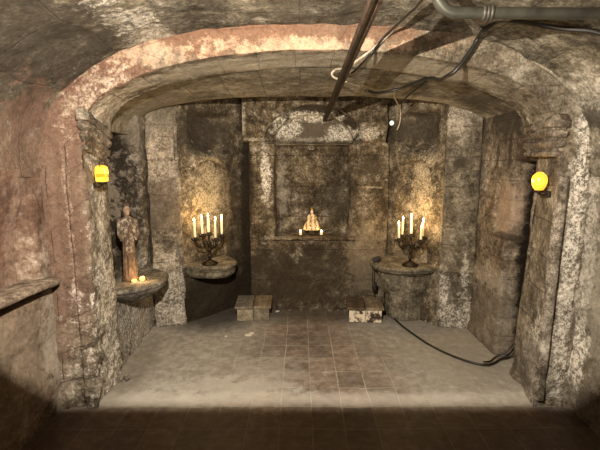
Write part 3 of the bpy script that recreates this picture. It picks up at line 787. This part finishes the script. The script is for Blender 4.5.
# ------------------------------------------------------------------ the niche figures
def saint():
    stone = NT('carved_wood_dark')
    n = stone.noise(22, 8, .7)
    col = stone.ramp(n, [(.3, (.035, .022, .014)), (.5, (.085, .052, .033)), (.7, (.20, .14, .095))])
    sz = stone.n('SeparateXYZ'); stone.set(sz.inputs[0], stone.P)
    col = stone.mix(stone.maprange(sz.outputs[2], .548, .556, 0, .85), col, stone.ramp(n, [(.35, (.20, .13, .085)), (.6, (.46, .34, .24))]))
    stone.bump(n, .8, .006); dark = stone.done(col, .75, .3)
    pale = NT('carved_wood_pale'); n = pale.noise(26, 8, .7)
    col = pale.ramp(n, [(.36, (.035, .024, .016)), (.5, (.14, .10, .07)), (.62, (.46, .38, .30))]); pale.bump(n, .8, .005)
    pale = pale.done(col, .75, .3)
    hairm = plain('carved_hair', (.085, .055, .036), .75, 0, .4)
    root = empty('saint_statue', (-1.45, 3.45, .641), rad(38)); root.scale = (.66, .66, 1.0)
    def remesh(o, vox):
        r = o.modifiers.new('merge', 'REMESH'); r.mode = 'VOXEL'; r.voxel_size = vox; r.use_smooth_shade = True
        s = o.modifiers.new('soften', 'SMOOTH'); s.iterations = 3; s.factor = .5
    bm = bmesh.new()
    lathe(bm, [(0, 0), (.105, 0), (.108, .012), (.095, .02), (.09, .035), (0, .036)], 24)
    from_bm('plinth', bm, dark, root)
    # body: robe, torso, arms and head as one carved figure (front is local -y)
    bm = bmesh.new()
    prof = [(0, .03), (.088, .032), (.086, .06), (.078, .14), (.072, .24), (.070, .32), (.066, .37), (.072, .42), (.084, .47), (.082, .505), (.055, .53), (.028, .545), (.026, .57), (0, .575)]
    lathe(bm, prof, 28, None, 1.0, .80)
    for a in np.linspace(-.1, PI * 1.1, 8):                    # fold ridges of the robe
        x, y = .080 * math.cos(-a), -.064 * abs(math.sin(a))
        capsule(bm, (x * 1.03, y * 1.03, .04), (x * .86, y * .86, .34), .012, .007, 8)
    ball(bm, (0, -.006, .60), (.038, .043, .050))
    ball(bm, (0, -.046, .592), (.009, .012, .012)); ball(bm, (0, -.030, .568), (.022, .018, .016))
    ball(bm, (0, .010, .612), (.043, .043, .046))
    ball(bm, (.037, 0, .597), (.008, .010, .014)); ball(bm, (-.037, 0, .597), (.008, .010, .014))
    for s in (-1, 1):
        ball(bm, (s * .074, 0, .495), .035)
        capsule(bm, (s * .080, 0, .49), (s * .092, -.015, .395), .034, .030)
        capsule(bm, (s * .092, -.015, .395), (s * .020, -.085, .425 + .02 * s), .029, .021)
        ball(bm, (s * .020, -.092, .43 + .02 * s), (.022, .016, .018))
        for k in range(4):
            capsule(bm, (s * .012, -.100, .422 + .02 * s + .009 * k), (-s * .014, -.104, .424 + .02 * s + .009 * k), .0058, .005, 8)
        capsule(bm, (s * .02, -.096, .45 + .02 * s), (s * .008, -.104, .466 + .02 * s), .006, .005, 8)
    o = from_bm('body', bm, dark, root); remesh(o, .0052)
    # pale mantle over shoulders and forearms, with its end hanging in front
    bm = bmesh.new()
    lathe(bm, [(0, .40), (.080, .405), (.088, .44), (.094, .475), (.090, .508), (.060, .534), (.034, .545), (0, .546)], 26, None, 1.0, .84)
    for s in (-1, 1):
        capsule(bm, (s * .090, -.002, .49), (s * .100, -.018, .40), .036, .036)
        capsule(bm, (s * .098, -.02, .395), (s * .040, -.078, .42), .035, .030)
        ball(bm, (s * .085, -.035, .37), (.026, .028, .035))
    for i, x in enumerate((-.040, -.016, .010, .036)):
        capsule(bm, (x, -.074, .40), (x * 1.1, -.068, .23 + .02 * (i % 2) + .03 * (i == 3)), .016, .012, 10)
    capsule(bm, (0, -.095, .40), (0, -.080, .30), .022, .016, 10)
    o = from_bm('mantle', bm, pale, root); remesh(o, .0055)
    bm = bmesh.new()
    ball(bm, (0, .007, .629), (.045, .047, .037)); 
    for s in (-1, 1): capsule(bm, (s * .036, .006, .61), (s * .034, .012, .56), .014, .012, 10)
    capsule(bm, (0, .036, .61), (0, .034, .55), .026, .026)
    o = from_bm('hair', bm, hairm, root); remesh(o, .005)
    props(root, 'weathered robed saint statue with folded arms standing in the left niche', 'statue')
saint()

def doll():
    cloth = NT('embroidered_robe')
    sp = cloth.n('SeparateXYZ'); cloth.set(sp.inputs[0], cloth.P)
    w = cloth.n('TexVoronoi'); w.inputs['Scale'].default_value = 55; cloth.set(w.inputs['Vector'], cloth.P)
    ang = cloth.math('ABSOLUTE', sp.outputs[0])
    ribs = cloth.math('SINE', cloth.math('MULTIPLY', sp.outputs[0], 130.0))
    m = cloth.maprange(cloth.math('ADD', w.outputs[0], cloth.math('MULTIPLY', ribs, .25)), .25, .6)
    hem = cloth.maprange(sp.outputs[2], .05, .06)
    col = cloth.mix(m, (.20, .09, .02), (.72, .58, .36))
    col = cloth.mix(hem, (.6, .45, .22), col)
    cloth.bump(m, .5, .003)
    cloth = cloth.done(col, .5, .4)
    dark = plain('dark_wood', (.03, .018, .010), .5, 0, .4)
    skin = plain('painted_face', (.72, .55, .40), .45, 0, .05)
    gold = plain('old_gold', (.55, .36, .10), .35, .9, .3)
    root = empty('robed_doll_statue', (.130, 4.515, .846))
    bm = bmesh.new()
    lathe(bm, [(0, 0), (.040, 0), (.042, .012), (.030, .018), (.024, .03), (.034, .042), (0, .045)], 20, None, 1, .8)
    ball(bm, (0, -.03, .03), (.012, .008, .012)); from_bm('pedestal', bm, dark, root)
    bm = bmesh.new()
    prof = [(0, .046), (.088, .046), (.092, .052), (.093, .062), (.086, .085), (.072, .12), (.056, .15), (.042, .175), (.036, .195), (.040, .205), (.030, .218), (.014, .225), (0, .226)]
    lathe(bm, prof, 48, None, 1.0, .62)
    for v in bm.verts:                                          # pleats
        a = math.atan2(v.co.y, v.co.x); q = max(0, (.2 - v.co.z) / .15)
        v.co.x *= 1 + .05 * q * math.sin(9 * a); v.co.y *= 1 + .05 * q * math.sin(9 * a)
    from_bm('robe', bm, cloth, root)
    bm = bmesh.new()
    tube(bm, [(0, -.060, .05), (0, -.050, .09), (0, -.036, .15), (0, -.024, .20)], .0045, 8, 4)
    for s in (-1, 1): tube(bm, [(s * .035, -.054, .05), (s * .032, -.043, .10), (s * .022, -.030, .16)], .0035, 8, 4)
    from_bm('gold_trim', bm, gold, root)
    for sd, zz in ((-1, .196), (1, .186)):
        bm = bmesh.new()
        capsule(bm, (sd * .034, -.004, .200), (sd * .042, -.022, .180), .012, .010, 10); capsule(bm, (sd * .042, -.022, .180), (sd * .028, -.036, zz), .009, .006, 10)
        o = from_bm('sleeve', bm, cloth, root); r = o.modifiers.new('merge', 'REMESH'); r.mode = 'VOXEL'; r.voxel_size = .003
    bm = bmesh.new()
    ball(bm, (0, -.002, .246), (.018, .019, .023)); ball(bm, (0, -.022, .243), (.003, .004, .004)); ball(bm, (0, 0, .226), (.008, .008, .012))
    from_bm('head', bm, skin, root)
    bm = bmesh.new(); ball(bm, (0, .004, .250), (.021, .020, .023)); ball(bm, (0, .010, .236), (.022, .015, .02)); from_bm('hair', bm, dark, root)
    bm = bmesh.new()
    lathe(bm, [(.015, .264), (.017, .266), (.018, .274), (.021, .284), (.019, .284), (.015, .272), (.012, .280), (0, .290)], 16)
    for k in range(6): ball(bm, (.019 * math.cos(k * PI / 3), .019 * math.sin(k * PI / 3), .287), .0035, u=8, v=6)
    ball(bm, (0, 0, .293), .004, u=8, v=6); from_bm('crown', bm, gold, root)
    props(root, 'small crowned figure in a bell-shaped gold and white robe on the altar niche sill', 'statue')
doll()
candle('votive_candle', .006, 4.440, .848, .028, .016, 'small lit votive candle on the niche sill left of the robed figure', 'votive candles on the niche sill', power=.06)
candle('votive_candle', .232, 4.445, .848, .028, .016, 'small lit votive candle on the niche sill right of the robed figure', 'votive candles on the niche sill', power=.06)

amber_votive = glow('amber_votive_glow', (1, .55, .06), 2.6)
def votive(x, y, z, r, h, label, power):
    root = empty('tealight', (x, y, z))
    bm = bmesh.new(); lathe(bm, [(0, 0), (r, 0), (r * 1.02, h * .25), (r, h * .3), (0, h * .3)], 16); from_bm('cup', bm, plain('tealight_cup', (.5, .42, .3), .4, .6), root)
    bm = bmesh.new(); lathe(bm, [(r * .96, h * .28), (r * .98, h * .6), (r * .85, h * .85), (r * .4, h), (0, h * 1.02)], 16); from_bm('glowing_top', bm, amber_votive, root)
    props(root, label, 'candle', 'amber tealights at the statue')
    FLAMES.append((x + .01, y - .02, z + h + .02, power))
votive(-1.325, 3.385, .642, .021, .042, 'amber tealight on the statue shelf, the one farther right and upright', .28)
votive(-1.385, 3.36, .642, .019, .024, 'low amber tealight close by the hem of the saint statue', .12)

# ------------------------------------------------------------------ wall lanterns
def lantern(loc, ang, shade_prof, label, square):
    root = empty('wall_lantern', loc, ang)                      # local -y points away from the wall
    iron2 = plain('lantern_iron', (.02, .014, .010), .5, .5, .3)
    bm = bmesh.new(); box(bm, (-.030, -.012, -.085), (.030, .012, -.045)); bevel(bm, .004); from_bm('wall_plate', bm, iron2, root)
    bm = bmesh.new(); tube(bm, [(0, 0, -.066), (0, -.03, -.072), (0, -.055, -.062), (0, -.058, -.05)], .007, 8, 5)
    lathe(bm, [(0, -.058), (.026, -.056), (.030, -.048), (.030, -.040), (0, -.040)], 18, Matrix.Translation((0, -.058, 0))); from_bm('bracket', bm, iron2, root)
    t = NT('amber_glass'); n = t.noise(28, 4, .6)
    e = t.ramp(n, [(.3, (1.0, .42, .02)), (.7, (1.0, .62, .05))])
    t.set(t.b.inputs['Emission Color'], e); t.b.inputs['Emission Strength'].default_value = 1.25
    gm = t.done((.5, .25, .03), .25, .5)
    bm = bmesh.new(); lathe(bm, shade_prof, 4 if square else 22, Matrix.Translation((0, -.058, 0)) @ Matrix.Rotation(PI / 4 if square else 0, 4, 'Z'))
    if square:
        bevel(bm, .008, 3)
    from_bm('glass_shade', bm, gm, root)
    if square:
        bm = bmesh.new(); tube(bm, [(-.030, -.058, .055), (-.026, -.058, .082), (0, -.058, .094), (.026, -.058, .082), (.030, -.058, .055)], .0028, 7, 6); from_bm('wire_handle', bm, iron2, root)
    else:
        for k in range(6):
            a = PI / 3 * k
            bm = bmesh.new(); tube(bm, [(r * 1.01 * math.cos(a), -.058 + r * 1.01 * math.sin(a), z) for r, z in shade_prof[1:-1]], .0012, 6, 3); from_bm('shade_rib', bm, gm, root)
    props(root, label, 'lantern', 'amber wall lanterns')
    a = ang
    p = Matrix.Translation(loc) @ Matrix.Rotation(a, 4, 'Z') @ Vector((0, -.125, .02))
    FLAMES.append((p.x, p.y, p.z, .22, (1, .55, .12)))
lantern((-1.345, 2.71, 1.55), PI / 2 + .18, [(0, -.042), (.046, -.040), (.050, .02), (.046, .055), (.030, .066), (0, .068)], 'square amber glass lantern glowing on the left arch jamb', True)
lantern((1.622, 2.72, 1.495), -PI / 2 - .18, [(0, -.042), (.022, -.041), (.038, -.015), (.045, .018), (.042, .045), (.028, .066), (.010, .078), (0, .079)], 'egg-shaped amber glass lantern glowing on the right arch jamb', False)

# ------------------------------------------------------------------ wooden boxes
def wood(name, c, seed):
    t = NT(name)
    v = t.vmath('MULTIPLY', t.P, (4.0, 4.0, 30.0)) if False else t.vmath('MULTIPLY', t.P, (26.0, 3.0, 26.0))
    g = t.noise(1.0, 6, .65, vec=v, dist=.5, seed=seed); d = t.noise(14, 6, .7, seed=seed + 3)
    col = t.ramp(g, [(.3, tuple(q * .45 for q in c)), (.6, c), (.8, tuple(min(1, q * 1.35) for q in c))])
    col = t.mix(t.maprange(d, .42, .58, 0, .7), col, tuple(q * .35 for q in c))
    t.bump(g, .4, .003)
    return t.done(col, .75, .25)
W_PALE, W_TAN, W_DARK, W_GREY = wood('plank_pale', (.34, .28, .19), 1), wood('plank_tan', (.27, .205, .13), 4), wood('plank_dark', (.12, .085, .052), 7), wood('plank_grey', (.24, .20, .145), 9)
peel = NT('peeling_paint'); pn = peel.noise(9, 8, .7, seed=5)
peel = peel.done(peel.mix(peel.maprange(pn, .44, .52), (.045, .028, .016), (.62, .53, .40)), .7, .3)

def chest(loc, rz, mats, label, tilt=0.0):
    root = empty('wooden_box', loc, rz)                         # local -y is the front
    w, dp, h = .165, .165, .138
    def board(nm, lo, hi, mat, M=None, bv=.004):
        bm = bmesh.new(); box(bm, lo, hi, M); bevel(bm, bv, 2)
        return from_bm(nm, bm, mat, root, False)
    board('front_board', (-w, -dp, .004), (-.002, -dp + .02, h), mats[0]); board('front_board', (.002, -dp, .004), (w, -dp + .02, h), mats[1])
    board('side_board', (-w, -dp + .021, .004), (-w + .02, dp, h), mats[4]); board('side_board', (w - .02, -dp + .021, .004), (w, dp, h), mats[4])
    board('back_board', (-w + .021, dp - .02, .004), (w - .021, dp, h), mats[4])
    T = Matrix.Translation((0, 0, h + .001)) @ Matrix.Rotation(tilt, 4, 'X')
    board('lid_board', (-w - .022, -dp - .022, 0), (-.005, dp + .012, .026), mats[2], T @ Matrix.Rotation(rad(.8), 4, 'Z')); board('lid_board', (.006, -dp - .016, 0), (w + .022, dp + .012, .026), mats[3], T @ Matrix.Rotation(rad(-.6), 4, 'Z'))
    props(root, label, 'box', 'wooden boxes before the altar')
chest((-.490, 4.27, 0), rad(2), (W_PALE, W_GREY, W_GREY, W_TAN, W_DARK), 'low wooden box with a two-board lid left of the altar, one front board pale')
chest((.680, 4.225, 0), rad(-4), (peel, peel, W_DARK, W_TAN, W_DARK), 'low wooden box with peeling pale paint on its front, right of the altar')

# ------------------------------------------------------------------ pipes, bar and cables
rust = plain('rusty_iron', (.060, .036, .022), .6, .5, .5, 24, .5)
bm = bmesh.new()
a, b = Vector((.258, 1.45, 2.195)), Vector((.262, 4.56, 2.072))
d = (b - a).normalized(); sx = d.cross(Vector((0, 0, 1))).normalized(); sz = sx.cross(d)
sec = [(-.020, -.018), (-.008, -.018), (-.006, -.012), (.006, -.012), (.008, -.018), (.020, -.018), (.020, .018), (-.020, .018)]
r0 = [bm.verts.new(a + sx * p + sz * q) for p, q in sec]; r1 = [bm.verts.new(b + sx * p + sz * q) for p, q in sec]
for k in range(len(sec)): bm.faces.new((r0[k], r0[(k + 1) % len(sec)], r1[(k + 1) % len(sec)], r1[k]))
bm.faces.new(r0[::-1]); bm.faces.new(r1)
props(from_bm('iron_bar', bm, rust, None, False), 'long dark iron bar running under the arch into the altar wall', 'bar')

grey_pipe = plain('painted_conduit', (.05, .048, .038), .4, .3, .3, 12, .2)
O = (.76, 1.80, 2.238)
root = empty('ceiling_pipe', O)
def loc(p): return tuple(p[i] - O[i] for i in range(3))
bm = bmesh.new(); tube(bm, [loc(q) for q in ((.53, 1.77, 2.46), (.535, 1.775, 2.37), (.555, 1.79, 2.285), (.61, 1.80, 2.244), (.70, 1.80, 2.240), (.9, 1.80, 2.238), (1.1, 1.80, 2.237), (1.34, 1.80, 2.236))], .023, 16, 6)
from_bm('conduit', bm, grey_pipe, root)
bm = bmesh.new()
for i, xx in enumerate((.745, .76, .775)):
    ang_m = Matrix.Translation(loc((xx, 1.80, 2.239))) @ Matrix.Rotation(PI / 2, 4, 'Y') @ Matrix.Rotation(rad(8), 4, 'X')
    lathe(bm, [(.022, -.006), (.028, -.006), (.029, 0), (.028, .006), (.022, .006)], 20, ang_m)
from_bm('wire_tie', bm, plain('dark_tape', (.05, .045, .035), .5), root)
props(root, 'grey metal conduit bound with wire under the ceiling at the upper right', 'pipe')

rubber = plain('black_rubber', (.014, .012, .010), .45, 0, .2, 80, .1)
white_c = plain('dusty_white_cable', (.62, .52, .40), .5, 0, .35, 30, .2)
def cable(name, pts, r, mat, label, cat='cable', n=8):
    bm = bmesh.new(); tube(bm, pts, r, 8, n)
    return props(from_bm(name, bm, mat), label, cat)
cable('power_cable', [(1.75, 1.95, 1.90), (1.60, 1.97, 2.04), (1.48, 1.97, 2.15), (1.35, 2.0, 2.222), (1.25, 2.05, 2.25), (1.14, 2.1, 2.283), (1.085, 2.2, 2.33), (1.035, 2.3, 2.365), (1.0, 2.4, 2.345), (1.028, 2.53, 2.35), (.99, 2.55, 2.272), (.918, 2.56, 2.173), (.887, 2.62, 2.150), (.904, 2.8, 2.163), (.914, 3.05, 2.22), (.886, 3.2, 2.225), (.786, 3.4, 2.205), (.614, 3.4, 2.172), (.50, 3.25, 2.165)], .0125, rubber, 'thick black cable swinging from the upper right vault down under the arch')
cable('white_cable', [(.569, 1.80, 2.40), (.569, 2.03, 2.375), (.560, 2.25, 2.385), (.520, 2.56, 2.375), (.422, 2.57, 2.290), (.297, 2.75, 2.230), (.240, 2.88, 2.243), (.215, 2.92, 2.225), (.231, 2.95, 2.205), (.298, 3.0, 2.19), (.36, 3.05, 2.183), (.408, 3.1, 2.18), (.435, 3.12, 2.172)], .0075, white_c, 'dusty white cable looped under the arch behind the iron bar')
cable('signal_cable', [(.545, 1.82, 2.39), (.548, 2.03, 2.36), (.538, 2.25, 2.37), (.498, 2.55, 2.365), (.415, 2.545, 2.265), (.345, 2.68, 2.20), (.325, 2.73, 2.19)], .0065, rubber, 'thin black cable running beside the white one at the arch crown')
cable('white_lead', [(.76, 3.47, 2.212), (.82, 3.75, 2.20), (.870, 3.9, 2.185), (1.0, 4.3, 2.165), (1.04, 4.42, 2.12), (1.035, 4.43, 2.03), (1.01, 4.43, 1.96)], .007, white_c, 'short white lead hanging from the vault edge at the right altar corner')
cable('black_lead', [(.935, 3.22, 2.215), (.92, 3.5, 2.20), (.915, 3.72, 2.18), (.92, 3.84, 2.165)], .008, rubber, 'short black cable branching off along the chapel vault')
# small white bulb in the dark corner
root = empty('small_bulb', (.965, 4.52, 2.035))
bm = bmesh.new(); ball(bm, (0, -.03, 0), (.023, .023, .025)); from_bm('globe', bm, glow('bulb_white', (1, .95, .85), .9, (.8, .78, .72)), root)
bm = bmesh.new(); tube(bm, [(0, -.012, .006), (0, .03, .02), (0, .10, .03)], .014, 12, 3); from_bm('socket', bm, rubber, root)
props(root, 'small white round bulb in the dark gap at the upper right of the altar wall', 'bulb')

cable('floor_cable', [(1.01, 4.24, .012), (1.06, 4.36, .012), (1.03, 4.38, .012), (.985, 4.26, .012), (.985, 4.15, .012), (1.03, 3.93, .010), (1.10, 3.70, .010), (1.166, 3.522, .010), (1.27, 3.34, .010), (1.397, 3.204, .010), (1.50, 3.155, .010), (1.58, 3.18, .012), (1.66, 3.24, .014), (1.74, 3.26, .03), (1.80, 3.26, .10)], .0095, rubber, 'black cable trailing across the chapel floor into the slot by the right jamb')
cable('thin_floor_cable', [(1.49, 3.17, .028), (1.57, 3.215, .014), (1.64, 3.275, .02), (1.72, 3.27, .06), (1.78, 3.26, .15)], .006, rubber, 'thinner black cable end lying beside the floor cable at the wall slot')
root = empty('black_adapter', (.795, 4.20, .628))
M = Matrix.Rotation(rad(-32), 4, 'Y')
bm = bmesh.new(); box(bm, (-.042, -.022, -.026), (.042, .022, .026), M); bevel(bm, .007); from_bm('case', bm, rubber, root)
bm = bmesh.new(); tube(bm, [(-.03, 0, -.03), (-.035, .02, -.10), (-.03, .04, -.22), (-.02, .05, -.33), (0, .05, -.42)], .005, 8, 6); from_bm('lead', bm, rubber, root)
bm = bmesh.new(); box(bm, (-.03, .025, -.34), (.012, .065, -.26)); bevel(bm, .006); from_bm('plug', bm, rubber, root)
props(root, 'small black adapter clipped to the rim of the right shelf with its lead hanging', 'adapter')

# ------------------------------------------------------------------ rubble and scraps on the floor
m_rub = masonry('rubble', dark=(.05, .04, .03), mid=(.15, .125, .1), lite=(.3, .26, .2), salt=.3, seed=30, scale=18)
m_scrap = plain('plaster_scrap', (.66, .60, .50), .8, 0, .15, 60, .4)
def rock(name, x, y, r, mat, label, group, flat=.7, seed=0):
    bm = bmesh.new(); bmesh.ops.create_icosphere(bm, subdivisions=3, radius=1)
    for v in bm.verts:
        k = 1 + 1.1 * float(fbm(np.array(v.co)[None, :] + seed * 3.3, 1.3, 3, seed)[0])
        v.co = Vector((v.co.x * r * k, v.co.y * r * .8 * k, max(v.co.z, -.75) * r * flat * k))
    o = from_bm(name, bm, mat, None, False); o.location = (x, y, r * flat * .62); o.rotation_euler = (0, 0, seed)
    return props(o, label, 'rubble', group)
rock('stone_chip', -1.375, 2.93, .028, m_rub, 'dark stone chip by the left arch pier, the one nearer the wall', 'stone chips', seed=1)
rock('stone_chip', -1.318, 2.955, .030, m_rub, 'dark stone chip by the left arch pier, the one farther out', 'stone chips', seed=2)
rock('plaster_crumb', -.487, 3.76, .034, m_scrap, 'pale crumb of plaster on the tiles in front of the left box', 'plaster crumbs', .12, 3)
rock('plaster_crumb', -.465, 3.80, .022, m_scrap, 'small pale flake just behind the plaster crumb before the left box', 'plaster crumbs', .15, 6)
rock('plaster_crumb', -.250, 4.37, .020, m_scrap, 'tiny white plaster crumb right beside the left box', 'plaster crumbs', .5, 4)
rock('plaster_crumb', -.70, 3.72, .012, m_scrap, 'tiny pale crumb on the dusty tiles left of centre', 'plaster crumbs', .5, 5)
for k, (x, y, r) in enumerate(((-.10, 4.395, .018), (.02, 4.40, .014), (.12, 4.40, .012), (.33, 4.395, .02), (.42, 4.40, .015), (.50, 4.38, .022), (.56, 4.36, .018))):
    rock('rubble_chip', x, y, r, m_rub, 'dark chip of rubble along the foot of the altar wall', 'rubble chips under the altar', .7, 10 + k)

# ------------------------------------------------------------------ work lamp hung above, that lights the chapel
LP = Vector((-.20, .72, 2.05))
root = empty('work_lamp', LP)
mt = plain('lamp_housing', (.05, .05, .05), .5, .6)
bm = bmesh.new(); box(bm, (-.27, -.12, .075), (.27, .06, .08)); box(bm, (-.27, -.125, -.085), (.27, -.12, .08)); box(bm, (-.275, -.125, -.085), (-.27, .05, .08)); box(bm, (.27, -.125, -.085), (.275, .05, .08))
from_bm('housing', bm, mt, root, False)
bm = bmesh.new()
v = [bm.verts.new(q) for q in ((-.275, -.12, -.085), (.275, -.12, -.085), (.275, .08, -.0873), (-.275, .08, -.0873), (-.275, -.12, -.089), (.275, -.12, -.089), (.275, .08, -.0903), (-.275, .08, -.0903))]
for f in ((0, 1, 2, 3), (7, 6, 5, 4), (0, 4, 5, 1), (1, 5, 6, 2), (2, 6, 7, 3), (3, 7, 4, 0)): bm.faces.new([v[i] for i in f])
from_bm('shade_flap', bm, mt, root, False)
bm = bmesh.new(); tube(bm, [(0, -.06, .08), (0, -.06, .2), (0, -.06, .40)], .012, 8, 2); from_bm('hanger', bm, mt, root)
props(root, 'black work lamp hanging from the near vault, turned on the chapel', 'lamp')

def point(name, loc, power, color, radius):
    l = bpy.data.lights.new(name, 'POINT'); l.energy = power; l.color = color; l.shadow_soft_size = radius
    o = bpy.data.objects.new(name, l); o.location = loc; COL.objects.link(o)
    return o
wl = bpy.data.lights.new('work_lamp_light', 'SPOT'); wl.energy = 590; wl.color = (1, .885, .73); wl.shadow_soft_size = .003; wl.spot_size = rad(168); wl.spot_blend = .7
wo = bpy.data.objects.new('work_lamp_light', wl); wo.location = LP; wo.rotation_euler = (rad(90 - 38), 0, rad(0)); COL.objects.link(wo)
point('red_lamp_light', (-.75, .2, 1.9), 12, (1, .42, .26), .12)
for f in FLAMES:
    point('flame_light', f[:3], f[3] * (5.5 if len(f) > 4 or f[3] < .3 else 10.5), f[4] if len(f) > 4 else (1, .66, .30), .012)

# added fill light shaped as a floor lamp, unseen behind the viewer
FL = Vector((.35, -.55, .42))
root = empty('added_fill_lamp', FL)
bm = bmesh.new(); lathe(bm, [(0, -.08), (.05, -.08), (.055, -.06), (.075, .06), (.078, .06), (.06, -.085), (0, -.09)], 20, Matrix.Rotation(rad(-62), 4, 'X')); from_bm('lamp_head', bm, mt, root)
bm = bmesh.new(); tube(bm, [(0, -.06, -.05), (0, -.07, -.2), (0, -.07, -.40)], .012, 8, 2); lathe(bm, [(0, -.41), (.12, -.41), (.12, -.40), (.02, -.39), (0, -.39)], 20, Matrix.Translation((0, -.07, 0))); from_bm('stand', bm, mt, root)
props(root, 'added fill light shaped as a black floor spotlight, aimed up at the arch', 'lamp')
sl = bpy.data.lights.new('added_fill_lamp_light', 'SPOT'); sl.energy = 230; sl.color = (1, .84, .64); sl.spot_size = rad(74); sl.spot_blend = .55; sl.shadow_soft_size = .05
so = bpy.data.objects.new('added_fill_lamp_light', sl); so.location = FL + Vector((0, .10, .05)); so.rotation_euler = (rad(90 + 36), 0, 0); COL.objects.link(so)

w = bpy.data.worlds.new('dim_world'); scn.world = w; w.use_nodes = True
bg = w.node_tree.nodes['Background']; bg.inputs[0].default_value = (1, .86, .68, 1); bg.inputs[1].default_value = .06

# ------------------------------------------------------------------ camera
cd = bpy.data.cameras.new('camera'); cam = bpy.data.objects.new('camera', cd); COL.objects.link(cam)
cd.sensor_width = 36; cd.lens = 36 * 416 / 600; cd.clip_start = .05
cam.location = (0, 0, 1.65); cam.rotation_euler = (PI / 2 - math.atan(65 / 416), 0, 0)
scn.camera = cam
vs = scn.view_settings
vs.view_transform = 'Standard'; vs.look = 'None'; vs.exposure = 0.0; vs.gamma = 1.0; vs.use_curve_mapping = False
